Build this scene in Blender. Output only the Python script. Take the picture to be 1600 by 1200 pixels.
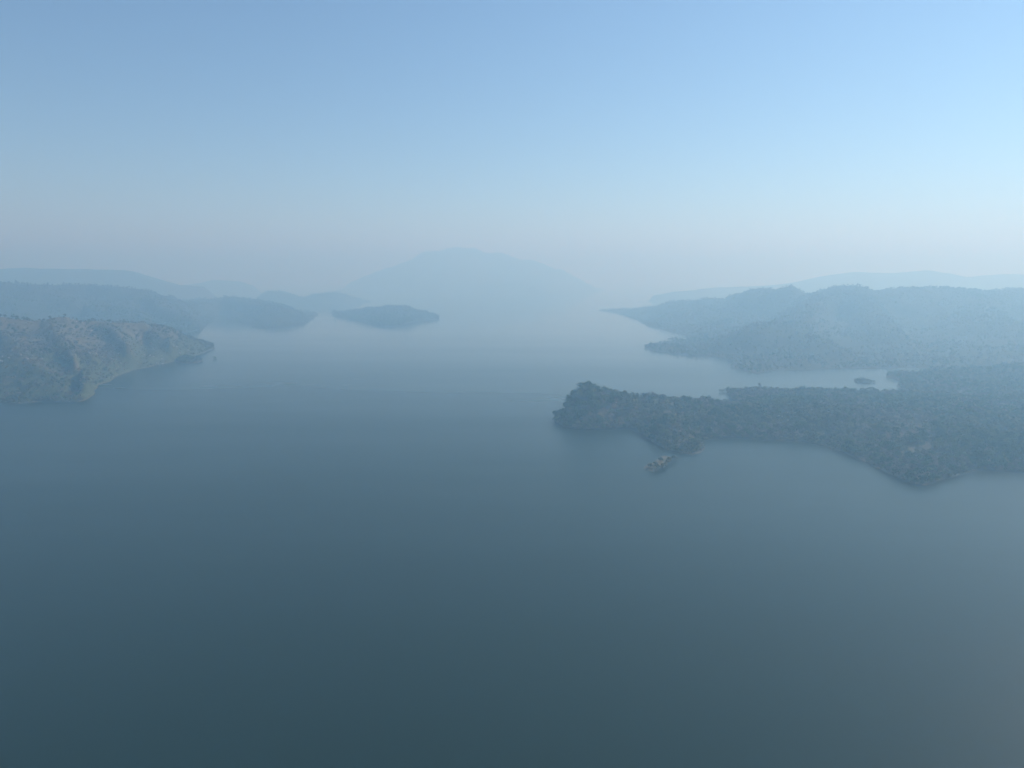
import bpy, math, random
import numpy as np

for _o in list(bpy.data.objects):
    bpy.data.objects.remove(_o)
scene = bpy.context.scene

# ------------------------------------------------------------------ camera
CAM_HEIGHT = 120.0
PITCH = math.radians(8.556)
cam_data = bpy.data.cameras.new('camera')
cam_data.sensor_width = 36.0
cam_data.lens = 25.425
cam_data.clip_start = 0.5
cam_data.clip_end = 30000.0
cam = bpy.data.objects.new('camera', cam_data)
cam.location = (0.0, 0.0, CAM_HEIGHT)
cam.rotation_euler = (math.pi / 2 - PITCH, 0.0, 0.0)
scene.collection.objects.link(cam)
scene.camera = cam

# ------------------------------------------------------------------ sky, sun, exposure
SUN_AZIMUTH = 60.0      # degrees to the right of the view direction (+Y)
SUN_ELEVATION = 41.0
world = bpy.data.worlds.new('World')
scene.world = world
world.use_nodes = True
wn = world.node_tree.nodes
wl = world.node_tree.links
bg = wn['Background']
sky = wn.new('ShaderNodeTexSky')
sky.sky_type = 'NISHITA'
sky.sun_disc = False
sky.sun_elevation = math.radians(SUN_ELEVATION)
sky.sun_rotation = math.radians(SUN_AZIMUTH)
sky.altitude = 300.0
sky.air_density = 1.0
sky.dust_density = 0.0
sky.ozone_density = 4.5
wl.new(sky.outputs['Color'], bg.inputs['Color'])
bg.inputs['Strength'].default_value = 0.15

sun_data = bpy.data.lights.new('sun', 'SUN')
sun_data.energy = 5.0
sun_data.angle = math.radians(0.55)
sun_data.color = (1.0, 0.96, 0.91)
sun = bpy.data.objects.new('sun', sun_data)
sun.rotation_euler = (math.radians(90.0 - SUN_ELEVATION), 0.0, math.radians(180.0 - SUN_AZIMUTH))
sun.location = (500.0, 100.0, 600.0)
scene.collection.objects.link(sun)

scene.view_settings.view_transform = 'Standard'
scene.view_settings.look = 'None'
scene.view_settings.exposure = -0.30
scene.view_settings.gamma = 1.0
scene.view_settings.use_curve_mapping = False

scene.render.engine = 'CYCLES'
cy = scene.cycles
cy.max_bounces = 12
cy.diffuse_bounces = 2
cy.glossy_bounces = 3
cy.transmission_bounces = 2
cy.volume_bounces = 8
cy.use_denoising = True
cy.sample_clamp_indirect = 6.0

HAZE_DENSITY = 0.00092
HAZE_COLOR = (0.425, 0.745, 1.0)
HAZE_ANISOTROPY = 0.38
HAZE_TOP = 325.0

rng = np.random.default_rng(7)
random.seed(7)

# ------------------------------------------------------------------ materials
def new_mat(name):
    m = bpy.data.materials.new(name)
    m.use_nodes = True
    nt = m.node_tree
    return m, nt, nt.nodes['Principled BSDF']


def ramp(nt, stops, fac=None):
    n = nt.nodes.new('ShaderNodeValToRGB')
    el = n.color_ramp.elements
    while len(el) < len(stops):
        el.new(0.5)
    for e, (p, c) in zip(el, stops):
        e.position = p
        e.color = (*c, 1.0)
    if fac is not None:
        nt.links.new(fac, n.inputs['Fac'])
    return n


def noise(nt, scale, detail=5.0, rough=0.55, vec=None):
    n = nt.nodes.new('ShaderNodeTexNoise')
    n.inputs['Scale'].default_value = scale
    n.inputs['Detail'].default_value = detail
    n.inputs['Roughness'].default_value = rough
    if vec is not None:
        nt.links.new(vec, n.inputs['Vector'])
    return n


def mixc(nt, fac, a, b):
    n = nt.nodes.new('ShaderNodeMix')
    n.data_type = 'RGBA'
    for sock, v in ((n.inputs[0], fac), (n.inputs[6], a), (n.inputs[7], b)):
        if hasattr(v, 'is_linked'):
            nt.links.new(v, sock)
        else:
            sock.default_value = v if isinstance(v, float) else (*v, 1.0)
    return n.outputs[2]


def water_material():
    m, nt, b = new_mat('lake_water')
    geo = nt.nodes.new('ShaderNodeNewGeometry')
    big = noise(nt, 0.004, 4.0, 0.6, geo.outputs['Position'])
    col = ramp(nt, [(0.3, (0.004, 0.016, 0.006)), (0.7, (0.006, 0.020, 0.008))], big.outputs['Fac'])
    nt.links.new(col.outputs['Color'], b.inputs['Base Color'])
    b.inputs['IOR'].default_value = 1.333
    # wind lanes: long patches of slightly rougher water
    mp = nt.nodes.new('ShaderNodeMapping')
    mp.inputs['Scale'].default_value = (0.0016, 0.006, 1.0)
    mp.inputs['Rotation'].default_value = (0.0, 0.0, math.radians(-28.0))
    nt.links.new(geo.outputs['Position'], mp.inputs['Vector'])
    lanes = noise(nt, 1.0, 5.0, 0.6, mp.outputs['Vector'])
    rr = nt.nodes.new('ShaderNodeMapRange')
    rr.inputs['From Min'].default_value = 0.30
    rr.inputs['From Max'].default_value = 0.72
    rr.inputs['To Min'].default_value = 0.29
    rr.inputs['To Max'].default_value = 0.42
    nt.links.new(lanes.outputs['Fac'], rr.inputs['Value'])
    # the near water is ruffled by the breeze, the sheltered far reaches lie calm
    sp = nt.nodes.new('ShaderNodeSeparateXYZ')
    nt.links.new(geo.outputs['Position'], sp.inputs[0])
    calm = nt.nodes.new('ShaderNodeMapRange')
    calm.inputs['From Min'].default_value = 350.0
    calm.inputs['From Max'].default_value = 1500.0
    calm.inputs['To Min'].default_value = 1.0
    calm.inputs['To Max'].default_value = 0.32
    nt.links.new(sp.outputs['Y'], calm.inputs['Value'])
    ml = nt.nodes.new('ShaderNodeMath')
    ml.operation = 'MULTIPLY'
    nt.links.new(rr.outputs['Result'], ml.inputs[0])
    nt.links.new(calm.outputs['Result'], ml.inputs[1])
    nt.links.new(ml.outputs[0], b.inputs['Roughness'])
    rip = noise(nt, 0.55, 3.0, 0.6, geo.outputs['Position'])
    bp = nt.nodes.new('ShaderNodeBump')
    bp.inputs['Strength'].default_value = 0.04
    bp.inputs['Distance'].default_value = 0.2
    nt.links.new(rip.outputs['Fac'], bp.inputs['Height'])
    nt.links.new(bp.outputs['Normal'], b.inputs['Normal'])
    return m


def terrain_material(name, dry, green, rock, green_low=0.0, scale=1.0):
    """Dry hillside soil with grass, scrub patches and pale rock; green_low = how much greener the foot is."""
    m, nt, b = new_mat(name)
    geo = nt.nodes.new('ShaderNodeNewGeometry')
    pos = geo.outputs['Position']
    patch = noise(nt, 0.018 * scale, 7.0, 0.62, pos)
    fine = noise(nt, 0.16 * scale, 6.0, 0.65, pos)
    grit = noise(nt, 0.9 * scale, 4.0, 0.6, pos)
    a = ramp(nt, [(0.30, tuple(c * 0.62 for c in dry)), (0.52, dry), (0.74, tuple(min(1, c * 1.45) for c in dry))], fine.outputs['Fac'])
    gr = ramp(nt, [(0.3, tuple(c * 0.65 for c in green)), (0.7, tuple(c * 1.3 for c in green))], fine.outputs['Fac'])
    sep = nt.nodes.new('ShaderNodeSeparateXYZ')
    nt.links.new(pos, sep.inputs[0])
    low = nt.nodes.new('ShaderNodeMapRange')
    low.inputs['From Min'].default_value = 5.0
    low.inputs['From Max'].default_value = 38.0
    low.inputs['To Min'].default_value = green_low
    low.inputs['To Max'].default_value = -green_low * 0.5
    nt.links.new(sep.outputs['Z'], low.inputs['Value'])
    ad = nt.nodes.new('ShaderNodeMath')
    ad.operation = 'ADD'
    nt.links.new(patch.outputs['Fac'], ad.inputs[0])
    nt.links.new(low.outputs['Result'], ad.inputs[1])
    gf = ramp(nt, [(0.44, (0, 0, 0)), (0.60, (1, 1, 1))], ad.outputs[0])
    c = mixc(nt, gf.outputs['Color'], a.outputs['Color'], gr.outputs['Color'])
    rf = ramp(nt, [(0.60, (0, 0, 0)), (0.70, (1, 1, 1))], grit.outputs['Fac'])
    rk = nt.nodes.new('ShaderNodeMath')
    rk.operation = 'MULTIPLY'
    nt.links.new(rf.outputs['Color'], rk.inputs[0])
    rk.inputs[1].default_value = 0.55
    c = mixc(nt, rk.outputs[0], c, rock)
    # bare drawdown margin washed by the lake, about a metre high
    mg = nt.nodes.new('ShaderNodeMapRange')
    mg.inputs['From Min'].default_value = 0.35
    mg.inputs['From Max'].default_value = 0.8
    mg.inputs['To Min'].default_value = 0.6
    mg.inputs['To Max'].default_value = 0.0
    nt.links.new(sep.outputs['Z'], mg.inputs['Value'])
    c = mixc(nt, mg.outputs['Result'], c, tuple(0.42 * x for x in rock))
    nt.links.new(c, b.inputs['Base Color'])
    b.inputs['Roughness'].default_value = 0.95
    b.inputs['Specular IOR Level'].default_value = 0.15
    bp = nt.nodes.new('ShaderNodeBump')
    bp.inputs['Strength'].default_value = 0.7
    bp.inputs['Distance'].default_value = 1.2 / scale
    nt.links.new(fine.outputs['Fac'], bp.inputs['Height'])
    nt.links.new(bp.outputs['Normal'], b.inputs['Normal'])
    return m


def foliage_material(name, stops):
    """Leaf colour varies from tree to tree (object random, or the 'tint' attribute in the joined woods)."""
    m, nt, b = new_mat(name)
    oi = nt.nodes.new('ShaderNodeObjectInfo')
    at = nt.nodes.new('ShaderNodeAttribute')
    at.attribute_name = 'tint'
    ad = nt.nodes.new('ShaderNodeMath')
    ad.operation = 'ADD'
    nt.links.new(oi.outputs['Random'], ad.inputs[0])
    nt.links.new(at.outputs['Fac'], ad.inputs[1])
    fr = nt.nodes.new('ShaderNodeMath')
    fr.operation = 'FRACT'
    nt.links.new(ad.outputs[0], fr.inputs[0])
    c = ramp(nt, stops, fr.outputs[0])
    nt.links.new(c.outputs['Color'], b.inputs['Base Color'])
    b.inputs['Roughness'].default_value = 0.75
    b.inputs['Specular IOR Level'].default_value = 0.2
    return m


def plain_material(name, c0, c1, scale):
    m, nt, b = new_mat(name)
    geo = nt.nodes.new('ShaderNodeNewGeometry')
    n = noise(nt, scale, 5.0, 0.6, geo.outputs['Position'])
    r = ramp(nt, [(0.3, c0), (0.7, c1)], n.outputs['Fac'])
    nt.links.new(r.outputs['Color'], b.inputs['Base Color'])
    b.inputs['Roughness'].default_value = 0.9
    return m


M_WATER = water_material()
M_PEN = terrain_material('scrub_soil', (0.105, 0.086, 0.060), (0.055, 0.070, 0.030), (0.28, 0.26, 0.23))
M_HEAD = terrain_material('dry_hillside', (0.115, 0.104, 0.060), (0.068, 0.085, 0.034), (0.34, 0.29, 0.24), green_low=0.22)
M_HILL = terrain_material('wooded_hillside', (0.062, 0.060, 0.038), (0.040, 0.052, 0.024), (0.16, 0.15, 0.13), scale=0.5)
M_FAR = terrain_material('distant_hillside', (0.100, 0.088, 0.066), (0.052, 0.066, 0.034), (0.20, 0.19, 0.17), scale=0.2)
M_MUD = terrain_material('dry_mud', (0.165, 0.140, 0.092), (0.085, 0.090, 0.045), (0.30, 0.27, 0.21), scale=3.0)
M_GREEN = foliage_material('green_leaves', [(0.0, (0.028, 0.054, 0.014)), (0.4, (0.052, 0.088, 0.022)), (0.8, (0.092, 0.125, 0.034)), (1.0, (0.120, 0.135, 0.042))])
M_OLIVE = foliage_material('olive_leaves', [(0.0, (0.064, 0.078, 0.030)), (0.5, (0.115, 0.122, 0.050)), (1.0, (0.180, 0.165, 0.070))])
M_DRY = foliage_material('dry_twigs', [(0.0, (0.072, 0.062, 0.046)), (0.5, (0.140, 0.120, 0.088)), (1.0, (0.250, 0.215, 0.165))])
M_BARK = plain_material('bark', (0.075, 0.060, 0.045), (0.150, 0.125, 0.100), 3.0)
M_DEAD = plain_material('bleached_wood', (0.075, 0.068, 0.060), (0.140, 0.128, 0.112), 3.0)
M_ROCK = plain_material('pale_rock', (0.26, 0.24, 0.21), (0.46, 0.43, 0.38), 0.8)

# ------------------------------------------------------------------ numpy helpers
_tab = rng.random((256, 256))


def vnoise(x, y):
    xi = np.floor(x).astype(int)
    yi = np.floor(y).astype(int)
    fx = x - xi
    fy = y - yi
    fx = fx * fx * fx * (fx * (fx * 6 - 15) + 10)
    fy = fy * fy * fy * (fy * (fy * 6 - 15) + 10)
    g = lambda a, b: _tab[a & 255, b & 255]
    return (g(xi, yi) * (1 - fx) + g(xi + 1, yi) * fx) * (1 - fy) + (g(xi, yi + 1) * (1 - fx) + g(xi + 1, yi + 1) * fx) * fy


def fbm(x, y, scale, octaves=5, gain=0.5):
    s = np.zeros_like(x)
    a, tot = 1.0, 0.0
    f = 1.0 / scale
    for k in range(octaves):
        s += a * (vnoise(x * f + 17.3 * k, y * f + 41.7 * k) - 0.5) * 2
        tot += a
        a *= gain
        f *= 2.03
    return s / tot


def ridged(x, y, scale, octaves=4):
    s = np.zeros_like(x)
    a, tot, f = 1.0, 0.0, 1.0 / scale
    for k in range(octaves):
        s += a * (1 - np.abs(2 * vnoise(x * f + 9.1 * k, y * f + 3.3 * k) - 1))
        tot += a
        a *= 0.5
        f *= 2.1
    return s / tot


def seg_dist(x, y, pts, closed=False):
    """distance to a polyline and the z of the nearest point on it"""
    best = np.full(x.shape, 1e18)
    z = np.zeros_like(x)
    n = len(pts)
    for i in range(n if closed else n - 1):
        a, b = pts[i], pts[(i + 1) % n]
        dx, dy = b[0] - a[0], b[1] - a[1]
        t = np.clip(((x - a[0]) * dx + (y - a[1]) * dy) / (dx * dx + dy * dy + 1e-9), 0, 1)
        d = (x - a[0] - t * dx) ** 2 + (y - a[1] - t * dy) ** 2
        m = d < best
        best = np.where(m, d, best)
        if len(a) > 2:
            z = np.where(m, a[2] + t * (b[2] - a[2]), z)
    return np.sqrt(best), z


def inside(x, y, poly):
    c = np.zeros(x.shape, bool)
    n = len(poly)
    for i in range(n):
        (x0, y0), (x1, y1) = poly[i], poly[(i + 1) % n]
        if y0 == y1:
            continue
        c ^= ((y0 > y) != (y1 > y)) & (x < (x1 - x0) * (y - y0) / (y1 - y0) + x0)
    return c


def smooth_outline(poly, rough):
    """rounds an outline (one Chaikin pass) so that no straight edges are left"""
    out = []
    n = len(poly)
    for i in range(n):
        a, b = poly[i], poly[(i + 1) % n]
        out.append((a[0] * 0.75 + b[0] * 0.25, a[1] * 0.75 + b[1] * 0.25))
        out.append((a[0] * 0.25 + b[0] * 0.75, a[1] * 0.25 + b[1] * 0.75))
    return out


class Land:
    def __init__(self, shore, ridges, res, shore_rough=None, relief=0.16, gully=0.0, power=1.5, bank=0.6, crest=0.12, rough=0.0, rough_size=26.0):
        self.poly = smooth_outline(shore, 0)
        self.ridges = ridges
        self.res = res
        self.sr = shore_rough if shore_rough is not None else res * 1.2
        self.relief, self.gully, self.power, self.bank = relief, gully, power, bank
        self.crest = crest
        self.rough, self.rough_size = rough, rough_size

    def height(self, x, y):
        x = np.asarray(x, float)
        y = np.asarray(y, float)
        ds, _ = seg_dist(x, y, self.poly, True)
        ds = np.where(inside(x, y, self.poly), ds, -ds)
        ds = ds + self.sr * fbm(x, y, self.sr * 7, 4)
        dp = np.maximum(ds, 0.05)
        p = self.power
        w = 1 / dp ** p
        num = np.zeros_like(x)
        mind = np.full(x.shape, 1e9)
        for r in self.ridges:
            d, z = seg_dist(x, y, r)
            d = np.maximum(d - self.res * 0.75, 0.3)
            num += z / d ** p
            w += 1 / d ** p
            mind = np.minimum(mind, d)
        h = num / w
        k = np.clip(mind / (mind + dp), 0, 1) * np.clip(dp / (dp + 6), 0, 1)
        sc = self.res * 16
        h = h * (1 + self.relief * 2 * fbm(x, y, sc, 5) * (self.crest + 1.3 * k))
        if self.gully:
            h = h + self.gully * h * k * (ridged(x, y, sc * 0.9) - 0.62) * 1.6
        if self.rough:
            h = h + self.rough * fbm(x, y, self.rough_size, 4, 0.6) * np.clip(dp / 14, 0, 1)
        h = np.maximum(h, 0) + self.bank * (1 - np.exp(-dp / 2.5))
        return np.where(ds > 0, h, np.maximum(ds * 0.35, -6.0))

    def grid(self):
        xs = [p[0] for p in self.poly]
        ys = [p[1] for p in self.poly]
        m = self.res * 3
        gx = np.arange(min(xs) - m, max(xs) + m, self.res)
        gy = np.arange(min(ys) - m, max(ys) + m, self.res)
        X, Y = np.meshgrid(gx, gy)
        jx = (rng.random(X.shape) - 0.5) * self.res * 0.5
        jy = (rng.random(X.shape) - 0.5) * self.res * 0.5
        X = X + jx
        Y = Y + jy
        Z = self.height(X, Y)
        return X, Y, Z


def mesh_object(name, verts, faces, mats, mat_index=None, tint=None, smooth=False, parent=None):
    """faces: (n,3) or (n,4) int array"""
    faces = np.asarray(faces, np.int32)
    verts = np.asarray(verts, np.float32)
    me = bpy.data.meshes.new(name)
    n, k = faces.shape
    me.vertices.add(len(verts))
    me.vertices.foreach_set('co', verts.ravel())
    me.loops.add(n * k)
    me.loops.foreach_set('vertex_index', faces.ravel())
    me.polygons.add(n)
    me.polygons.foreach_set('loop_start', np.arange(0, n * k, k, dtype=np.int32))
    me.polygons.foreach_set('loop_total', np.full(n, k, np.int32))
    for m in mats:
        me.materials.append(m)
    if mat_index is not None:
        me.polygons.foreach_set('material_index', np.asarray(mat_index, np.int32))
    me.update(calc_edges=True)
    me.validate()
    if smooth:
        me.polygons.foreach_set('use_smooth', np.ones(len(me.polygons), bool))
    if tint is not None:
        a = me.attributes.new('tint', 'FLOAT', 'POINT')
        a.data.foreach_set('value', np.asarray(tint, np.float32))
    o = bpy.data.objects.new(name, me)
    scene.collection.objects.link(o)
    if parent is not None:
        o.parent = parent
    return o


def tag(o, label, cat=None, group=None, kind=None):
    o['label'] = label
    if cat:
        o['category'] = cat
    if group:
        o['group'] = group
    if kind:
        o['kind'] = kind
    return o


# ------------------------------------------------------------------ the setting: lake
def build_water():
    n = 8
    e = 9500.0
    xs = np.linspace(-e, e, n + 1)
    X, Y = np.meshgrid(xs, xs)
    v = np.stack([X.ravel(), Y.ravel(), np.zeros(X.size)], 1)
    f = [(j * (n + 1) + i, j * (n + 1) + i + 1, (j + 1) * (n + 1) + i + 1, (j + 1) * (n + 1) + i) for j in range(n) for i in range(n)]
    o = mesh_object('water', v, f, [M_WATER])
    tag(o, 'calm dark blue-green lake water reaching into the haze', 'water', kind='structure')
    lb = mesh_object('lake_bed', v * np.array([1, 1, 0]) + np.array([0, 0, -8.0]), f, [M_MUD])
    tag(lb, 'muddy lake bed under the water', 'lake bed', kind='structure')


build_water()

# ------------------------------------------------------------------ the setting: land (metres; x right, y ahead of the camera)
LAND = {
    'peninsula': dict(res=2.5,
        shore=[(36.1, 598.3), (37.7, 579.7), (40.8, 564.6), (52.7, 555.0), (62.4, 552.6), (80.6, 557.3), (94.3, 564.6), (97.5, 538.9), (101.4, 513.2), (105.6, 495.5), (111.3, 480.8), (118.8, 475.4), (129.6, 479.0), (135.2, 491.8), (139.2, 517.3), (147.5, 525.7), (159.4, 525.7), (172.0, 527.9), (188.1, 519.4), (203.8, 517.3), (214.8, 513.2), (223.1, 491.8), (229.1, 466.8), (228.8, 436.6), (228.4, 411.3), (233.9, 400.9), (241.2, 404.7), (251.8, 413.9), (267.5, 425.0), (281.4, 433.6), (294.4, 436.6), (306.3, 433.6), (313.2, 429.3), (345.0, 425.0), (420.0, 415.0), (520.0, 430.0), (600.0, 520.0), (600.0, 640.0), (520.0, 700.0), (430.0, 715.0), (330.0, 735.0), (240.0, 740.0), (205.0, 738.0), (234.7, 748.1), (222.8, 739.7), (217.5, 719.5), (216.7, 689.4), (219.9, 668.4), (221.6, 651.8), (190.0, 668.0), (160.0, 672.0), (130.0, 668.0), (105.0, 665.0), (80.0, 655.0), (62.0, 648.0), (52.0, 640.0), (45.0, 620.0), (38.0, 606.0)],
        ridges=[[(55.9, 606.0, 22.3), (61.3, 612.0, 24.7), (68.7, 614.0, 23.3), (79.9, 615.0, 18.7), (102.9, 620.0, 11.7), (129.0, 625.0, 11.4), (145.2, 622.0, 8.5), (165.1, 612.0, 5.8), (188.1, 615.0, 3.6), (209.1, 612.0, 5.3), (234.6, 580.0, 11.6), (272.8, 572.0, 9.9), (285.8, 528.0, 8.5), (271.7, 468.0, 3.5), (255.5, 430.0, 0.6)],
                [(113.6, 617.0, 9.5), (114.9, 575.0, 9.0), (118.6, 530.0, 7.8), (125.0, 508.0, 3.9), (131.0, 502.0, 0.6)],
                [(226.4, 722.0, 2.3), (248.7, 712.0, 5.2), (288.7, 700.0, 2.6), (337.3, 690.0, 3.0), (371.3, 690.0, 3.0), (427.2, 680.0, 1.5), (474.3, 660.0, 0.7), (528.9, 640.0, 4.2)],
                [(302.5, 560.0, 9.6), (316.3, 500.0, 8.7), (349.2, 495.0, 6.1), (411.9, 495.0, 6.1)]]),
    'wooded_shore': dict(res=4,
        shore=[(415.1, 769.8), (428.3, 797.6), (451.4, 827.5), (440.0, 865.0), (520.0, 905.0), (640.0, 930.0), (900.0, 940.0), (1000.0, 860.0), (900.0, 780.0), (700.0, 730.0), (600.0, 705.0), (520.0, 712.0), (450.0, 722.0), (405.0, 748.0)],
        ridges=[[(447.1, 800.0, 0.6), (495.1, 815.0, 3.0), (548.6, 830.0, 2.4), (580.4, 845.0, 7.2), (606.3, 850.0, 9.6), (689.2, 860.0, 16.0), (765.5, 860.0, 17.6)]]),
    'hills': dict(res=11,
        shore=[(285.4, 2549.9), (334.8, 2372.8), (344.1, 2051.6), (331.7, 1830.9), (329.6, 1693.9), (340.9, 1540.0), (351.4, 1426.4), (357.9, 1382.6), (285.0, 1330.0), (262.0, 1300.0), (306.3, 1328.2), (263.3, 1290.1), (229.5, 1242.6), (220.3, 1198.3), (232.6, 1137.5), (242.7, 1091.3), (274.9, 1065.3), (315.3, 1073.8), (308.3, 1009.1), (289.6, 938.3), (287.4, 894.2), (299.5, 870.9), (321.2, 888.3), (337.8, 918.9), (377.2, 918.9), (429.3, 925.3), (495.3, 925.3), (535.6, 938.3), (542.0, 906.4), (555.2, 888.3), (640.0, 940.0), (900.0, 960.0), (1600.0, 1000.0), (2600.0, 1200.0), (2800.0, 2200.0), (1900.0, 2600.0), (1200.0, 2700.0), (700.0, 2560.0)],
        ridges=[[(302.2, 2540.0, 0.6), (414.1, 2350.0, 9.5), (484.3, 2200.0, 24.0), (523.0, 2050.0, 44.7), (565.6, 1950.0, 58.4), (600.1, 1800.0, 84.8), (614.0, 1750.0, 88.7), (633.9, 1720.0, 84.7), (651.3, 1700.0, 95.4), (671.4, 1700.0, 83.5), (688.8, 1690.0, 73.4), (699.5, 1660.0, 81.4), (707.9, 1640.0, 89.0), (714.4, 1610.0, 93.7), (729.4, 1600.0, 96.6), (752.8, 1590.0, 95.3), (772.4, 1595.0, 89.7), (797.8, 1600.0, 82.7), (839.2, 1620.0, 80.8), (866.3, 1640.0, 86.1), (885.8, 1650.0, 90.2), (932.1, 1660.0, 87.2), (1014.1, 1700.0, 88.0), (1103.9, 1700.0, 85.0), (1223.7, 1700.0, 80.6), (1417.0, 1700.0, 86.5), (1789.9, 1700.0, 86.5)],
                [(247.6, 1240.0, 0.6), (283.7, 1230.0, 2.7), (322.0, 1210.0, 5.6), (358.3, 1190.0, 21.2), (396.4, 1180.0, 36.6), (432.8, 1180.0, 38.7), (452.7, 1150.0, 33.5), (452.4, 1040.0, 15.6), (453.0, 960.0, 4.4)],
                [(732.1, 1590.0, 92.6), (677.5, 1360.0, 48.4), (616.5, 1160.0, 22.5), (565.3, 1000.0, 1.6)],
                [(432.8, 1180.0, 38.7), (553.7, 1360.0, 53.2), (671.4, 1560.0, 78.1)],
                [(292.9, 925.0, 0.6), (306.9, 905.0, 0.6), (319.5, 895.0, 0.6)],
                [(1021.9, 1640.0, 84.7), (872.6, 1300.0, 36.5), (767.6, 1080.0, 6.9)],
                [(1303.3, 1650.0, 84.5), (1102.2, 1300.0, 36.5), (959.5, 1080.0, 6.9)],
                [(568.0, 1950.0, 56.0), (455.0, 1760.0, 34.0), (385.0, 1610.0, 9.0)],
                [(285.0, 1330.0, 2.0), (360.0, 1400.0, 6.0), (440.0, 1470.0, 14.0), (540.0, 1560.0, 30.0)],
                [(520.0, 1890.0, 24.0), (400.0, 1700.0, 8.0), (345.0, 1620.0, 2.0)],
                [(500.0, 985.0, 2.0), (520.0, 1100.0, 6.0), (565.0, 1250.0, 14.0), (650.0, 1430.0, 30.0)],
                [(585.0, 960.0, 2.0), (650.0, 1100.0, 7.0), (720.0, 1300.0, 16.0), (800.0, 1480.0, 34.0)],
                [(900.0, 1010.0, 3.0), (930.0, 1250.0, 16.0), (980.0, 1480.0, 36.0)],
                [(300.0, 1260.0, 4.0), (350.0, 1290.0, 5.0), (420.0, 1320.0, 12.0), (480.0, 1400.0, 22.0)]]),
    'headland': dict(res=3.2,
        shore=[(-900.0, 640.0), (-620.0, 660.0), (-487.8, 678.8), (-458.8, 671.8), (-452.0, 689.4), (-420.8, 678.8), (-406.1, 678.8), (-428.3, 723.5), (-457.3, 783.5), (-466.2, 827.5), (-482.2, 900.3), (-483.7, 951.7), (-474.8, 986.8), (-477.1, 1040.5), (-483.4, 1109.3), (-491.7, 1177.4), (-507.3, 1231.2), (-543.2, 1302.6), (-560.0, 1290.0), (-620.0, 1240.0), (-760.0, 1180.0), (-1000.0, 1150.0), (-1300.0, 1000.0), (-1300.0, 760.0)],
        ridges=[[(-719.2, 850.0, 76.8), (-635.1, 900.0, 69.6), (-607.5, 930.0, 63.9), (-589.9, 955.0, 64.2), (-579.8, 980.0, 58.5), (-558.4, 1020.0, 56.0), (-539.4, 1090.0, 46.1), (-528.6, 1170.0, 21.1), (-514.5, 1220.0, 0.6)],
                [(-602.6, 935.0, 63.3), (-531.0, 850.0, 47.2), (-469.0, 775.0, 30.7), (-419.4, 705.0, 13.2)],
                [(-608.8, 860.0, 54.0), (-514.1, 770.0, 29.9), (-451.1, 710.0, 11.2)],
                [(-563.6, 1005.0, 56.6), (-508.1, 940.0, 39.8), (-460.6, 885.0, 20.7)],
                [(-541.8, 1085.0, 45.9), (-491.3, 1030.0, 27.7), (-451.1, 985.0, 12.3)],
                [(-424.0, 690.0, 1.0), (-468.0, 780.0, 12.0), (-505.0, 865.0, 30.0)],
                [(-456.0, 805.0, 1.0), (-500.0, 880.0, 14.0), (-545.0, 955.0, 34.0)],
                [(-481.0, 935.0, 1.0), (-505.0, 990.0, 12.0), (-535.0, 1050.0, 28.0)],
                [(-560.0, 700.0, 6.0), (-585.0, 780.0, 22.0), (-620.0, 850.0, 44.0)]]),
    'lake_shore': dict(res=10,
        shore=[(-1900.0, 1400.0), (-1400.0, 1380.0), (-1000.0, 1400.0), (-760.0, 1480.0), (-720.0, 1520.0), (-679.0, 1540.0), (-725.1, 1715.3), (-813.0, 1962.9), (-886.1, 2183.0), (-895.2, 2255.2), (-836.2, 2148.7), (-734.8, 1907.9), (-662.6, 1806.5), (-577.9, 1632.8), (-532.8, 1673.0), (-518.9, 1806.5), (-568.7, 2051.6), (-590.0, 2250.0), (-720.0, 2480.0), (-900.0, 2600.0), (-1150.0, 2600.0), (-1500.0, 2450.0), (-2200.0, 2400.0), (-2300.0, 1700.0)],
        ridges=[[(-1638.8, 1700.0, 99.8), (-1206.0, 1720.0, 98.1), (-1120.0, 1750.0, 94.8), (-1056.8, 1800.0, 100.4), (-1005.1, 1820.0, 95.5), (-973.7, 1850.0, 87.1), (-932.7, 1930.0, 64.0), (-924.1, 2060.0, 46.1), (-937.6, 2220.0, 34.9), (-891.8, 2280.0, 48.6), (-840.8, 2250.0, 45.6), (-766.2, 2150.0, 37.4), (-695.7, 2080.0, 36.3), (-604.4, 1960.0, 27.2), (-548.3, 1930.0, 9.9)],
                [(-1135.5, 1750.0, 93.2), (-981.0, 1640.0, 58.9), (-836.7, 1580.0, 26.4), (-708.3, 1570.0, 3.4)],
                [(-1158.9, 1650.0, 80.2), (-1011.0, 1550.0, 41.7)],
                [(-900.0, 1450.0, 4.0), (-960.0, 1600.0, 25.0), (-1000.0, 1720.0, 52.0)],
                [(-973.8, 1850.0, 85.5), (-832.7, 1720.0, 48.6), (-723.9, 1640.0, 20.1)],
                [(-760.0, 1600.0, 5.0), (-850.0, 1700.0, 28.0), (-920.0, 1800.0, 52.0)],
                [(-760.0, 2080.0, 6.0), (-860.0, 2150.0, 22.0)]]),
    'island': dict(res=7,
        shore=[(-592.1, 2372.8), (-537.4, 2183.0), (-464.0, 2021.2), (-382.3, 1881.5), (-318.5, 1715.3), (-292.1, 1693.9), (-265.5, 1715.3), (-262.4, 1855.9), (-239.3, 1935.0), (-199.4, 1962.9), (-205.9, 2083.0), (-245.0, 2240.0), (-330.0, 2280.0), (-420.0, 2290.0), (-510.0, 2270.0)],
        ridges=[[(-531.0, 2190.0, 8.2), (-454.7, 2150.0, 17.7), (-384.8, 2080.0, 26.4), (-344.6, 2060.0, 32.7), (-304.8, 2060.0, 29.1), (-275.1, 2080.0, 13.6), (-241.9, 2110.0, 6.6), (-218.9, 2120.0, 0.6)]]),
    'island.001': dict(res=12,
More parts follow.
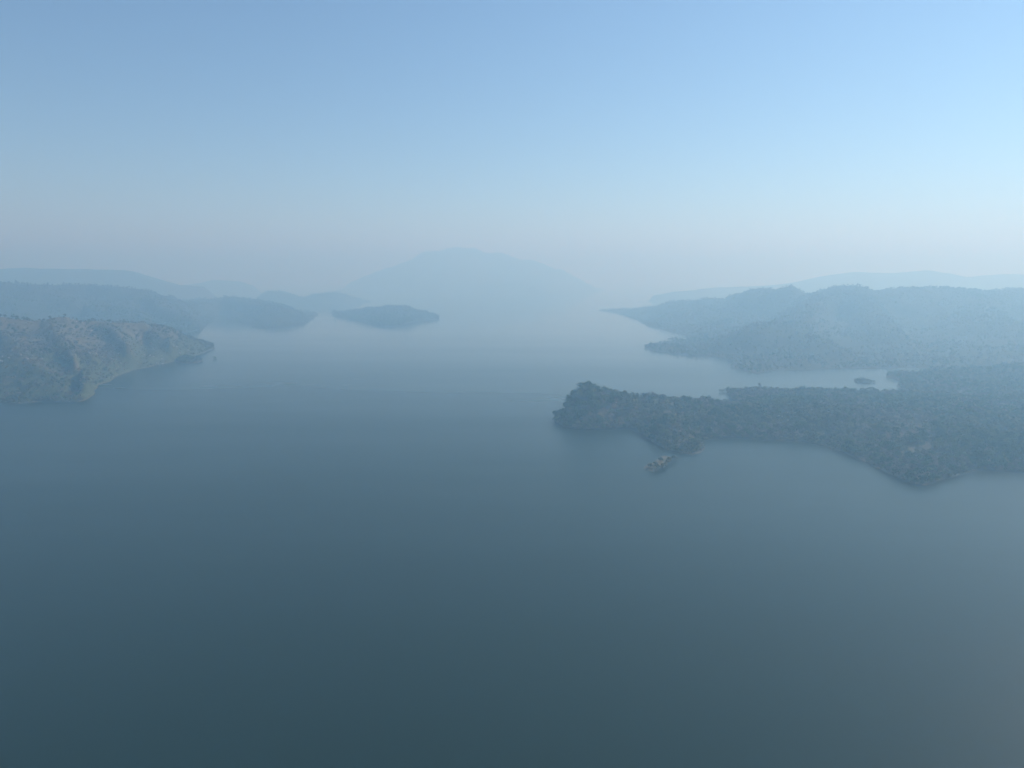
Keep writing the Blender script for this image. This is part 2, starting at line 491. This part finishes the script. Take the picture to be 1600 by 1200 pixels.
        shore=[(-1150.0, 3150.0), (-1110.0, 3000.0), (-970.8, 3063.5), (-834.3, 2870.9), (-791.4, 2996.5), (-703.3, 3133.5), (-641.4, 3283.6), (-640.0, 3330.0), (-760.0, 3330.0), (-900.0, 3300.0), (-1060.0, 3260.0)],
        ridges=[[(-1057.6, 3150.0, 26.7), (-1038.8, 3130.0, 49.1), (-996.8, 3110.0, 46.8), (-885.1, 3050.0, 18.9), (-838.9, 3080.0, 34.0), (-762.3, 3100.0, 44.3), (-705.7, 3150.0, 34.9), (-649.0, 3250.0, 3.9)]]),
    'mountain': dict(res=26,
        shore=[(-1450.0, 6000.0), (-1340.0, 5500.0), (-1050.0, 4750.0), (-626.3, 4455.1), (-417.1, 4315.4), (-142.8, 4060.4), (67.4, 3833.9), (257.4, 4184.0), (480.0, 4700.0), (640.0, 5300.0), (800.0, 6300.0), (300.0, 7000.0), (-900.0, 7000.0)],
        ridges=[[(-1237.7, 5600.0, 37.4), (-1147.0, 5500.0, 72.3), (-992.0, 5400.0, 134.0), (-810.3, 5300.0, 179.5), (-693.2, 5300.0, 248.0), (-600.1, 5300.0, 284.3), (-461.4, 5300.0, 302.5), (-253.7, 5300.0, 307.0), (-207.8, 5300.0, 270.7), (-69.3, 5300.0, 279.8), (-9.2, 5300.0, 243.4), (55.5, 5300.0, 211.5), (231.4, 5300.0, 197.8), (324.3, 5300.0, 161.2), (442.5, 5320.0, 101.6), (540.3, 5360.0, 59.6)],
                [(-459.8, 5280.0, 292.8), (-461.8, 4800.0, 140.8), (-463.6, 4400.0, 24.5)],
                [(-46.0, 5280.0, 270.1), (0.0, 4700.0, 120.0), (54.0, 4100.0, 6.0)],
                [(-520.0, 5150.0, 150.0), (-480.0, 4700.0, 50.0)],
                [(-180.0, 5150.0, 190.0), (-120.0, 4600.0, 60.0)]]),
    'far_ridge': dict(res=22,
        shore=[(-4200, 2600), (-2600, 2640), (-1800, 2650), (-1300, 2750), (-1150, 3000), (-1300, 3350), (-2400, 3500), (-4200, 3400)],
        ridges=[[(-3093.1, 2950.0, 150.6), (-2360.3, 3000.0, 140.7), (-2097.8, 3000.0, 143.3), (-1887.3, 3000.0, 151.1), (-1573.6, 3000.0, 140.7), (-1496.6, 3000.0, 117.4), (-1380.8, 3000.0, 83.6), (-1289.6, 3000.0, 70.6)]]),
    'far_ridge.001': dict(res=25,
        shore=[(1050, 3500), (1500, 3350), (2200, 3250), (3500, 3200), (4500, 3300), (4500, 4000), (2600, 4200), (1500, 3950)],
        ridges=[[(1231.7, 3600.0, 60.7), (1357.0, 3600.0, 79.4), (1512.8, 3600.0, 110.7), (1699.9, 3600.0, 138.7), (1889.7, 3600.0, 126.2), (2045.9, 3600.0, 141.8), (2237.7, 3600.0, 110.7), (2300.1, 3600.0, 116.9), (2424.9, 3600.0, 129.3), (2583.7, 3600.0, 116.9), (3149.6, 3600.0, 126.2)]]),
    'far_ridge.002': dict(res=22,
        shore=[(620, 3250), (1000, 3150), (1400, 3150), (1600, 3500), (1200, 3800), (700, 3700)],
        ridges=[[(553.0, 3400.0, 13.6), (657.3, 3400.0, 25.5), (787.5, 3450.0, 45.1), (982.7, 3500.0, 59.3), (1227.9, 3500.0, 68.4)]]),
    'far_ridge.003': dict(res=22,
        shore=[(-2250, 4300), (-1700, 4250), (-1500, 4500), (-1700, 4800), (-2200, 4800)],
        ridges=[[(-1972.6, 4500.0, 65.4), (-1832.8, 4500.0, 92.7), (-1675.6, 4500.0, 84.9), (-1617.7, 4500.0, 61.5)]]),
    'islet': dict(res=1.5,
        shore=[(387.3, 812.3), (392.6, 797.6), (401.2, 797.6), (410.6, 812.3), (410.7, 827.5), (404.5, 837.9)],
        ridges=[[(395.0, 818.0, 1.4), (405.3, 812.0, 0.6)]]),
    'islet.001': dict(res=2.5,
        shore=[(-474.6, 1009.1), (-457.3, 986.8), (-439.7, 986.8), (-433.6, 1001.6), (-445.0, 1032.5), (-466.7, 1048.6), (-481.7, 1040.5)],
        ridges=[[(-472.3, 1020.0, 1.4), (-446.8, 1020.0, 2.4)]]),
    'islet.002': dict(res=0.7,
        shore=[(83.2, 445.7), (83.0, 438.1), (87.0, 433.6), (91.5, 436.6), (95.0, 445.7), (99.1, 453.6), (105.0, 461.8), (106.8, 471.9), (102.4, 473.7), (96.7, 466.8), (92.3, 456.8), (87.2, 452.0)],
        ridges=[[(84.9, 440.0, 0.6), (91.2, 443.0, 0.6), (96.4, 455.0, 0.8), (102.9, 462.0, 0.7)]]),
}

SPEC = {
    'peninsula': ('low scrub-covered peninsula with a rounded knoll at its tip', 'peninsula', M_PEN, dict(shore_rough=3.0, relief=0.30, gully=0.4, rough=3.2, rough_size=34.0)),
    'wooded_shore': ('low wooded shore behind the scrub-covered peninsula', 'shore', M_PEN, dict(shore_rough=4.0)),
    'hills': ('broad hazy blue hills with a thin spit beyond the peninsula', 'hills', M_HILL, dict(shore_rough=9.0, relief=0.20, gully=0.85, power=2.2, crest=0.07, rough=10.0, rough_size=75.0)),
    'headland': ('dry tan and green headland with rocky spurs and gullies', 'headland', M_HEAD, dict(shore_rough=6.5, relief=0.20, gully=0.60, rough=5.0)),
    'lake_shore': ('hazy wooded hills behind the dry headland, ending in a rounded point', 'hills', M_HILL, dict(shore_rough=9.0, relief=0.20, gully=0.85, power=2.2, crest=0.07, rough=10.0, rough_size=75.0)),
    'island': ('low hazy wooded island in the middle of the lake, the nearer one', 'island', M_HILL, dict(shore_rough=7.0, rough=8.0, rough_size=55.0)),
    'island.001': ('faint low double-humped island behind the nearer wooded island', 'island', M_HILL, dict(shore_rough=9.0, rough=9.0, rough_size=75.0)),
    'mountain': ('broad pale mountain almost lost in the haze across the lake', 'mountain', M_FAR, dict(shore_rough=22.0, relief=0.08, gully=0.35, power=2.2, crest=0.10, rough=30.0, rough_size=130.0)),
    'far_ridge': ('long level ridge fading into the haze above the wooded hills', 'ridge', M_FAR, dict(shore_rough=20.0, relief=0.06, crest=0.3, rough=10.0, rough_size=160.0)),
    'far_ridge.001': ('very pale ridge just visible above the broad blue hills', 'ridge', M_FAR, dict(shore_rough=20.0, relief=0.06, crest=0.3, rough=10.0, rough_size=160.0)),
    'far_ridge.002': ('faint low ridge behind the thin spit of the blue hills', 'ridge', M_FAR, dict(shore_rough=20.0, relief=0.06, crest=0.3, rough=10.0, rough_size=160.0)),
    'far_ridge.003': ('barely visible hump in the haze beyond the double-humped island', 'hill', M_FAR, dict(shore_rough=20.0, relief=0.06, crest=0.3, rough=10.0, rough_size=160.0)),
    'islet': ('tiny wooded islet in the bay beneath the broad hills', 'islet', M_PEN, dict(shore_rough=1.2)),
    'islet.001': ('flat dark islet just off the end of the dry headland', 'islet', M_PEN, dict(shore_rough=2.0)),
    'islet.002': ('small tan mud islet off the spur of the peninsula', 'islet', M_MUD, dict(shore_rough=0.9, relief=0.3, bank=0.5)),
}
LANDS = {}
for key, spec in LAND.items():
    label, cat, mat, kw = SPEC[key]
    ld = Land(spec['shore'], spec['ridges'], spec['res'], **kw)
    LANDS[key] = ld
    X, Y, Z = ld.grid()
    ny, nx = X.shape
    idx = np.arange(nx * ny).reshape(ny, nx)
    q = np.stack([idx[:-1, :-1], idx[:-1, 1:], idx[1:, 1:], idx[1:, :-1]], -1).reshape(-1, 4)
    zz = Z.ravel()
    q = q[(zz[q].max(1) > -0.35 * ld.res * 2 - 0.3)]
    used = np.unique(q)
    remap = np.full(nx * ny, -1)
    remap[used] = np.arange(len(used))
    v = np.stack([X.ravel(), Y.ravel(), zz], 1)[used]
    ob = mesh_object(key, v, remap[q], [mat], smooth=True)
    tag(ob, label, cat, kind='structure')

# ------------------------------------------------------------------ trees
def tube(path, radii, sides=5):
    path = np.asarray(path, float)
    vs, fs = [], []
    for i, (p, r) in enumerate(zip(path, radii)):
        d = path[min(i + 1, len(path) - 1)] - path[max(i - 1, 0)]
        d /= np.linalg.norm(d) + 1e-9
        a = np.cross(d, (0.31, 0.95, 0.1))
        a /= np.linalg.norm(a) + 1e-9
        b = np.cross(d, a)
        for k in range(sides):
            t = 2 * math.pi * k / sides
            vs.append(p + r * (math.cos(t) * a + math.sin(t) * b))
    for i in range(len(path) - 1):
        for k in range(sides):
            a0, a1 = i * sides + k, i * sides + (k + 1) % sides
            fs += [(a0, a1, a1 + sides), (a0, a1 + sides, a0 + sides)]
    return np.array(vs), np.array(fs)


def join_parts(parts):
    vs, fs, off = [], [], 0
    for v, f in parts:
        vs.append(v)
        fs.append(np.asarray(f) + off)
        off += len(v)
    return np.concatenate(vs), np.concatenate(fs)


def make_tree(seed, height=4.6, width=4.8, leaves=190, leaf=0.42, clumps=7, low=0.09, twiggy=False, limbs=4):
    """tapered trunk with limbs; crown of leaf-sized faces gathered in uneven clumps"""
    r = np.random.default_rng(seed)
    trunk_top = height * 0.42
    parts = [tube([(0, 0, -0.5), (r.normal(0, .05), r.normal(0, .05), trunk_top * .5), (r.normal(0, .15), r.normal(0, .15), trunk_top)],
                  [0.17, 0.13, 0.09], 5)]
    centres = []
    for k in range(clumps):
        a = 2 * math.pi * (k + r.random() * 0.8) / clumps
        rad = width * 0.5 * (0.30 + 0.38 * r.random()) * (0.25 if k == 0 else 1)
        zc = height * (low + 0.22 + 0.42 * r.random()) if k else height * 0.78
        centres.append((rad * math.cos(a), rad * math.sin(a), zc, width * (0.17 + 0.11 * r.random())))
    for k in range(min(limbs, clumps)):
        c = centres[k]
        s = np.array([0, 0, trunk_top * (0.6 + 0.35 * r.random())])
        e = np.array(c[:3])
        mid = s * 0.45 + e * 0.55 + np.array([0, 0, 0.15])
        parts.append(tube([s, mid, e], [0.075, 0.05, 0.02], 4))
    trunk = join_parts(parts)
    n = leaves
    ci = r.integers(0, clumps, n)
    C = np.array(centres)[ci]
    d = r.normal(size=(n, 3))
    d /= np.linalg.norm(d, axis=1, keepdims=True)
    d[:, 2] = np.where(r.random(n) < 0.72, np.abs(d[:, 2]), d[:, 2])
    rad = C[:, 3] * (0.55 + 0.6 * r.random(n))
    p = C[:, :3] + d * rad[:, None] * np.array([1, 1, 0.82])
    p[:, 2] = np.maximum(p[:, 2], height * low * 0.6)
    nrm = d + r.normal(size=(n, 3)) * 0.55
    nrm /= np.linalg.norm(nrm, axis=1, keepdims=True)
    t = np.cross(nrm, r.normal(size=(n, 3)))
    t /= np.linalg.norm(t, axis=1, keepdims=True)
    b = np.cross(nrm, t)
    s = (leaf * (0.7 + 0.7 * r.random(n)))[:, None]
    asp = 0.32 if twiggy else 0.8
    v = np.stack([p - t * s * 0.9 - b * s * asp * 0.6, p + t * s * 0.9 - b * s * asp * 0.45, p + b * s * asp], 1).reshape(-1, 3)
    f = np.arange(3 * n).reshape(-1, 3)
    return trunk, (v, f)


KINDS = {
    'green': [make_tree(11 + k, 4.4 + 0.5 * k, 5.0 + 0.3 * k, 210, 0.46, 7) for k in range(3)],
    'olive': [make_tree(31 + k, 3.8 + 0.4 * k, 4.4 + 0.3 * k, 180, 0.44, 6) for k in range(3)],
    'dry': [make_tree(51 + k, 4.2 + 0.4 * k, 4.2 + 0.3 * k, 170, 0.50, 7, twiggy=True, limbs=6) for k in range(3)],
    'shrub': [make_tree(71 + k, 1.9 + 0.2 * k, 3.0, 90, 0.40, 4, low=0.05, limbs=2) for k in range(2)],
}
# plainer crowns for woods further off: the same trees with fewer, larger leaf clumps
KINDS_MID = {
    'green': [make_tree(111 + k, 4.6, 5.2, 62, 0.80, 5, limbs=0) for k in range(3)],
    'olive': [make_tree(131 + k, 4.0, 4.6, 54, 0.78, 5, limbs=0) for k in range(3)],
    'dry': [make_tree(151 + k, 4.2, 4.4, 54, 0.82, 5, twiggy=True, limbs=0) for k in range(3)],
    'shrub': [make_tree(171 + k, 1.9, 3.2, 34, 0.70, 4, low=0.05, limbs=0) for k in range(2)],
}
KINDS_FAR = {
    'green': [make_tree(211 + k, 5.0, 6.0, 26, 1.35, 4, limbs=0) for k in range(3)],
    'olive': [make_tree(231 + k, 4.4, 5.4, 24, 1.30, 4, limbs=0) for k in range(3)],
    'dry': [make_tree(251 + k, 4.4, 5.0, 24, 1.30, 4, limbs=0) for k in range(2)],
    'shrub': [make_tree(271 + k, 2.2, 4.0, 16, 1.10, 3, low=0.05, limbs=0) for k in range(2)],
}
LEAF_MAT = {'green': M_GREEN, 'olive': M_OLIVE, 'dry': M_DRY, 'shrub': M_OLIVE}
KLIST = ['green', 'olive', 'dry', 'shrub']


def scatter(ld, spacing, ymax=None, view_only=True, prob=None, zmin=0.3):
    """jittered tree spots on a piece of land: x, y, ground z"""
    xs = [p[0] for p in ld.poly]
    ys = [p[1] for p in ld.poly]
    gx = np.arange(min(xs), max(xs), spacing)
    gy = np.arange(min(ys), max(ys), spacing * 0.9)
    X, Y = np.meshgrid(gx, gy)
    X[1::2] += spacing * 0.5
    X = (X + (rng.random(X.shape) - 0.5) * spacing * 0.95).ravel()
    Y = (Y + (rng.random(Y.shape) - 0.5) * spacing * 0.95).ravel()
    if view_only:
        keep = np.abs(X) < Y * 0.76 + 40
        X, Y = X[keep], Y[keep]
    Z = ld.height(X, Y)
    keep = Z > zmin
    if ymax:
        keep &= Y < ymax
    X, Y, Z = X[keep], Y[keep], Z[keep]
    if prob is not None:
        keep = rng.random(len(X)) < prob(X, Y, Z)
        X, Y, Z = X[keep], Y[keep], Z[keep]
    return X, Y, Z


def in_sight(ld, X, Y, Z, top=3.0, step=60):
    """which spots the camera sees over the land in front of them"""
    ok = np.ones(len(X), bool)
    for t in np.linspace(0.60, 0.992, step):
        h = ld.height(X * t, Y * t) + np.where(t < 0.985, 2.0, 0.0)
        ok &= h < CAM_HEIGHT + (Z + top - CAM_HEIGHT) * t
    return ok


def woods(name, label, spots, kinds, table, scale=(0.75, 1.3), cat='woodland'):
    """all these trees as one joined mesh"""
    X, Y, Z = spots
    V, F, MI, T = [], [], [], []
    off = 0
    mats = [M_BARK, M_GREEN, M_OLIVE, M_DRY]
    mi_of = {'green': 1, 'olive': 2, 'dry': 3, 'shrub': 2}
    for kn in KLIST:
        vs = table[kn]
        for vi, (tr, cr) in enumerate(vs):
            sel = np.where((kinds == KLIST.index(kn)) & (np.arange(len(X)) % len(vs) == vi))[0]
            if not len(sel):
                continue
            v0 = np.concatenate([tr[0], cr[0]])
            f0 = np.concatenate([tr[1], cr[1] + len(tr[0])])
            m0 = np.concatenate([np.zeros(len(tr[1]), int), np.full(len(cr[1]), mi_of[kn])])
            n = len(sel)
            a = rng.random(n) * 2 * math.pi
            s = scale[0] + (scale[1] - scale[0]) * rng.random(n) ** 1.6
            s = s * np.where(rng.random(n) < 0.08, 1.25, 1.0)
            sz = s * rng.uniform(0.85, 1.2, n)
            ca, sa = np.cos(a) * s, np.sin(a) * s
            x = v0[None, :, 0] * ca[:, None] - v0[None, :, 1] * sa[:, None] + X[sel][:, None]
            y = v0[None, :, 0] * sa[:, None] + v0[None, :, 1] * ca[:, None] + Y[sel][:, None]
            z = v0[None, :, 2] * sz[:, None] + Z[sel][:, None]
            V.append(np.stack([x, y, z], -1).reshape(-1, 3))
            F.append((f0[None] + (np.arange(n) * len(v0))[:, None, None]).reshape(-1, 3) + off)
            MI.append(np.tile(m0, n))
            T.append(np.repeat(rng.random(n), len(v0)))
            off += n * len(v0)
    V = np.concatenate(V)
    F = np.concatenate(F)
    o = mesh_object(name, V, F, mats, np.concatenate(MI), np.concatenate(T))
    tag(o, label, cat, kind='stuff')
    print('WOODS', name, len(X), len(F))
    return o


def pick_kinds(X, Y, w, scale=60.0, seed=0):
    """kinds in drifts: each kind has its own noise field"""
    sc = np.stack([fbm(X + 900 * k + 31 * seed, Y - 700 * k, scale, 3) * 0.9 + rng.normal(0, 0.22, len(X)) + w[k] for k in range(4)], 1)
    return sc.argmax(1)


# --- the near peninsula: the trees that show largest are things of their own, the rest one wood
pen = LANDS['peninsula']
PX, PY, PZ = scatter(pen, 3.3, prob=lambda x, y, z: np.clip(0.84 + 0.7 * fbm(x, y, 34, 3), 0.25, 1))
pk = pick_kinds(PX, PY, (0.10, 0.16, 0.06, -0.02))
knoll = (PX < 75) & (PY > 555)
pk = np.where(knoll & (pk == 3) & (rng.random(len(pk)) < 0.5), 0, pk)
pk = np.where(knoll & (pk == 2) & (rng.random(len(pk)) < 0.8), 1, pk)
infr = (np.abs(PX) < (PY * math.cos(PITCH) + CAM_HEIGHT * math.sin(PITCH)) * 0.690)
vis = in_sight(pen, PX, PY, PZ) & infr
order = np.argsort(np.where(vis, np.hypot(PX, PY), 1e9))
N_SINGLE = 290
single = order[:N_SINGLE]
rest = np.setdiff1d(np.arange(len(PX)), single)
far_rest = np.hypot(PX[rest], PY[rest]) > 600
for label, sel, table in (('grey-green scrub trees on the near slopes and knoll of the peninsula', rest[~far_rest], KINDS),
                          ('grey-green scrub trees on the back arm of the peninsula', rest[far_rest], KINDS_MID)):
    woods('scrub_forest', label, (PX[sel], PY[sel], PZ[sel]), pk[sel], table, scale=(0.5, 1.4))

TREE_MESH = {}
for kn in KLIST:
    for i, (tr, cr) in enumerate(KINDS[kn]):
        t_ob = mesh_object('trunk', tr[0], tr[1], [M_BARK])
        c_ob = mesh_object('crown', cr[0], cr[1], [LEAF_MAT[kn]])
        TREE_MESH[kn, i] = (t_ob.data, c_ob.data)
        bpy.data.objects.remove(t_ob)
        bpy.data.objects.remove(c_ob)

KIND_WORDS = {'green': ('leafy_tree', 'small leafy green tree', 'tree'), 'olive': ('olive_green_tree', 'small olive-green tree', 'tree'),
              'dry': ('dry_tree', 'grey-brown leafless scrub tree', 'tree'), 'shrub': ('low_shrub', 'low olive shrub', 'shrub')}


def zone_of(x, y):
    if x < 78 and y > 555:
        return 'on the rounded knoll of the peninsula'
    if x < 150 and y < 590:
        return 'on the short spur below the knoll'
    if x > 232 and y < 470 and x < 262:
        return 'on the jutting point of the peninsula'
    if x > 262:
        return 'around the cove past the jutting point'
    return 'on the slope between spur and jutting point'


def add_tree(kn, var, x, y, z, s, sz, a, label, group, name=None):
    nm, _, cat = KIND_WORDS[kn]
    e = bpy.data.objects.new(name or nm, None)
    e.empty_display_size = 0.5
    e.location = (x, y, z)
    e.rotation_euler = (0, 0, a)
    e.scale = (s, s, sz)
    scene.collection.objects.link(e)
    tag(e, label, cat, group)
    tm, cm = TREE_MESH[kn, var]
    for pn, me in (('trunk', tm), ('crown', cm)):
        c = bpy.data.objects.new(pn, me)
        c.parent = e
        scene.collection.objects.link(c)
    return e


for i in single:
    kn = KLIST[pk[i]]
    x, y, z = PX[i], PY[i], PZ[i]
    zone = zone_of(x, y)
    s = random.choice((0.6, 0.72, 0.85, 0.95, 1.05, 1.25)) * random.uniform(0.93, 1.07)
    if z < 1.6:
        zone = 'by the water ' + zone
    lab = KIND_WORDS[kn][1] + ' ' + zone
    add_tree(kn, i % len(KINDS[kn]), x, y, z, s, s * random.uniform(0.85, 1.2), random.random() * 6.28, lab, KIND_WORDS[kn][1] + 's ' + zone)

# --- woods on the other land
def wood_on(key, label, spacing, w, table, ymax=None, scale=(0.75, 1.3), dens=0.8, fade=None):
    ld = LANDS[key]
    sp = scatter(ld, spacing, ymax=ymax, prob=lambda x, y, z: np.clip(dens + 0.6 * fbm(x, y, spacing * 14, 3), 0.08, 1) * (fade(x, y, z) if fade else 1))
    X, Y, Z = sp
    v = in_sight(ld, X, Y, Z, top=6.0, step=40)
    X, Y, Z = X[v], Y[v], Z[v]
    k = pick_kinds(X, Y, w, scale=spacing * 18, seed=len(key))
    woods('scrub_forest', label, (X, Y, Z), k, table, scale)


wood_on('wooded_shore', 'hazy grey scrub trees on the low shore behind the peninsula', 4.2, (0.05, 0.1, 0.1, -0.1), KINDS_MID)
wood_on('headland', 'thin scrub on the slopes of the dry headland', 3.6, (-0.12, 0.06, 0.08, 0.16), KINDS_MID, ymax=1300, dens=0.62, scale=(0.5, 1.0))
wood_on('hills', 'woods on the broad hazy hills beyond the peninsula', 6.6, (-0.1, 0.2, 0.1, 0.0), KINDS_FAR, ymax=2620, scale=(0.5, 1.05), dens=0.66)
wood_on('lake_shore', 'woods on the hazy hills behind the dry headland', 8.0, (-0.05, 0.2, 0.05, 0.0), KINDS_FAR, ymax=2600, scale=(0.55, 1.2), dens=0.66)
wood_on('island', 'trees covering the nearer wooded island', 7.0, (0.1, 0.1, 0.0, -0.1), KINDS_FAR, scale=(0.7, 1.3))
wood_on('island.001', 'trees covering the faint double-humped island', 9.0, (0.1, 0.1, -0.1, -0.1), KINDS_FAR, scale=(0.8, 1.4))

# --- small islets, lone trees and rocks
isl = LANDS['islet.002']
for k, (x, y, kn, s, lab) in enumerate((
        (86.6, 440.2, 'shrub', 1.35, 'low bush at the lake end of the small mud islet'),
        (90.6, 439.0, 'shrub', 1.60, 'broad bush on the near edge of the small mud islet'),
        (94.6, 441.2, 'shrub', 1.70, 'thick bush on the wide part of the small mud islet'),
        (90.5, 445.0, 'olive', 0.62, 'pale leafy bush behind the broad bush on the mud islet'),
        (97.6, 446.5, 'shrub', 1.30, 'low bush where the small mud islet narrows'),
        (95.6, 452.5, 'green', 0.72, 'round dark bush on the waist of the small mud islet'),
        (101.8, 457.5, 'shrub', 1.50, 'spreading bush past the waist of the small mud islet'),
        (106.5, 463.0, 'shrub', 1.45, 'low bush on the shoreward end of the small mud islet'))):
    z = float(isl.height(np.array([x]), np.array([y]))[0])
    add_tree(kn, k % 2, x, y, max(z, 0.1), s, s * 0.95, k * 1.3, lab, 'bushes on the mud islet', name='bush')

isl = LANDS['islet']
for k, (x, y, s, lab) in enumerate((
        (395.0, 815.5, 1.2, 'dark bush at the lake end of the tiny bay islet'),
        (399.5, 814.0, 1.6, 'tallest dark bush on the tiny bay islet'),
        (404.0, 810.5, 1.35, 'dark bush in the middle of the tiny bay islet'),
        (408.5, 806.5, 1.2, 'dark bush at the shoreward end of the tiny bay islet'))):
    z = float(isl.height(np.array([x]), np.array([y]))[0])
    add_tree('shrub', k % 2, x, y, max(z, 0.0), s, s, k * 1.1, lab, 'bushes on the bay islet', name='bush')

X, Y, Z = scatter(isl, 2.0, view_only=False, zmin=0.05)
woods('scrub_thicket', 'low dark scrub covering the tiny bay islet', (X, Y, Z), pick_kinds(X, Y, (-0.9, -0.6, -0.9, 0.9)), KINDS_MID, (0.55, 0.9), cat='thicket')
isl = LANDS['islet.001']
X, Y, Z = scatter(isl, 3.4, view_only=False)
woods('scrub_thicket', 'dark thicket covering the flat islet off the headland', (X, Y, Z), pick_kinds(X, Y, (0.2, 0.1, -0.3, 0.1)), KINDS_MID, (0.6, 0.95), cat='thicket')
add_tree('green', 1, -430.0, 1040.0, -1.2, 1.25, 1.1, 0.4, 'lone dark bush standing in the water off the headland', None, name='bush')


X, Y, Z = scatter(pen, 2.3, zmin=0.12)
k = (Z < 1.7) & (rng.random(len(X)) < 0.8)
woods('shore_scrub', 'low scrub fringing the waterline of the peninsula', (X[k], Y[k], Z[k]), pick_kinds(X[k], Y[k], (-0.1, 0.05, 0.0, 0.35)), KINDS_MID, (0.55, 0.95), cat='scrub')


def pen_z(x, y):
    return float(pen.height(np.array([x]), np.array([y]))[0])


add_tree('dry', 1, 247.0, 712.0, pen_z(247.0, 712.0), 1.2, 2.0, 0.9, 'tall thin tree rising above the back arm of the peninsula', None)
add_tree('green', 2, 352.5, 700.0, pen_z(352.5, 700.0), 1.7, 1.7, 2.1, 'broad round-headed tree on the skyline of the back arm', None)


def dead_tree(x, y):
    r = np.random.default_rng(5)
    e = bpy.data.objects.new('dead_tree', None)
    e.location = (x, y, -0.6)
    scene.collection.objects.link(e)
    tag(e, 'bare dead tree standing in the water off the jutting point', 'tree')
    v, f = tube([(0, 0, 0), (0.1, 0.05, 1.6), (-0.1, 0.1, 3.2), (0.15, 0.0, 4.7)], [0.26, 0.20, 0.14, 0.05], 7)
    mesh_object('trunk', v, f, [M_DEAD], parent=e)
    for k in range(5):
        a = k * 1.9 + 0.4
        z = 1.8 + 0.55 * k
        l = 1.9 - 0.2 * k
        d = np.array([math.cos(a), math.sin(a), 0.55])
        p0 = np.array([0.0, 0.05, z])
        v, f = tube([p0, p0 + d * l * 0.5 + (0, 0, 0.05), p0 + d * l + (0, 0, 0.3)], [0.09, 0.06, 0.02], 5)
        mesh_object('branch', v, f, [M_DEAD], parent=e)


dead_tree(243.5, 414.0)


def boulders(name, label, spots, size):
    X, Y, Z = spots
    V, F, off = [], [], 0
    base = np.array([(1, 0, 0), (-1, 0, 0), (0, 1, 0), (0, -1, 0), (0, 0, 1), (0, 0, -1)], float)
    tri = np.array([(0, 2, 4), (2, 1, 4), (1, 3, 4), (3, 0, 4), (2, 0, 5), (1, 2, 5), (3, 1, 5), (0, 3, 5)])
    for x, y, z in zip(X, Y, Z):
        s = size * rng.uniform(0.5, 1.5)
        v = base * s * rng.uniform(0.6, 1.2, (6, 3)) * (1, 1, 0.7) + rng.normal(0, 0.18 * s, (6, 3)) + (x, y, z)
        V.append(v)
        F.append(tri + off)
        off += 6
    o = mesh_object(name, np.concatenate(V), np.concatenate(F), [M_ROCK])
    tag(o, label, 'rocks', kind='stuff')


def rock_spots(key, spacing, zlo, thr, scale):
    x, y, z = scatter(LANDS[key], spacing, zmin=zlo)
    k = (fbm(x, y, scale, 3) > thr) & (rng.random(len(x)) < 0.5)
    return x[k], y[k], z[k]


X, Y, Z = scatter(LANDS['headland'], 3.4, zmin=0.12)
k = (Z < 2.0) & (Y < 1250) & (rng.random(len(X)) < 0.7)
woods('shore_scrub', 'dark scrub along the waterline of the dry headland', (X[k], Y[k], Z[k]), pick_kinds(X[k], Y[k], (0.1, 0.1, -0.2, 0.3)), KINDS_MID, (0.55, 0.95), cat='scrub')
boulders('boulders', 'small pale rocks scattered over the peninsula', rock_spots('peninsula', 7.0, 0.2, 0.10, 50), 0.9)
boulders('boulders', 'pale rock outcrops on the spurs of the dry headland', rock_spots('headland', 7.0, 1.0, 0.16, 60), 1.5)
x, y, z = scatter(LANDS['headland'], 3.0, zmin=0.05)
k = (z < 1.2) & (rng.random(len(x)) < 0.45)
boulders('boulders', 'pale rocks along the shoreline of the dry headland', (x[k], y[k], z[k]), 0.9)

# ------------------------------------------------------------------ air
def build_haze():
    e = 9800.0
    z0, z1 = -10.0, HAZE_TOP
    v = [(x, y, z) for z in (z0, z1) for x, y in ((-e, -e), (e, -e), (e, e), (-e, e))]
    f = [(3, 2, 1, 0), (4, 5, 6, 7), (0, 1, 5, 4), (1, 2, 6, 5), (2, 3, 7, 6), (3, 0, 4, 7)]
    m = bpy.data.materials.new('haze_air')
    m.use_nodes = True
    nt = m.node_tree
    nt.nodes.remove(nt.nodes['Principled BSDF'])
    pv = nt.nodes.new('ShaderNodeVolumePrincipled')
    pv.inputs['Color'].default_value = (*HAZE_COLOR, 1.0)
    pv.inputs['Density'].default_value = HAZE_DENSITY
    pv.inputs['Absorption Color'].default_value = (0.71, 0.80, 1.0, 1.0)   # absorbs little
    pv.inputs['Anisotropy'].default_value = HAZE_ANISOTROPY
    for nm in ('Density Attribute', 'Color Attribute', 'Temperature Attribute'):
        if nm in pv.inputs:
            pv.inputs[nm].default_value = ''
    nt.links.new(pv.outputs['Volume'], nt.nodes['Material Output'].inputs['Volume'])
    o = mesh_object('haze', v, f, [m])
    tag(o, 'thin pale blue haze hanging over the whole lake', 'haze', kind='stuff')


build_haze()
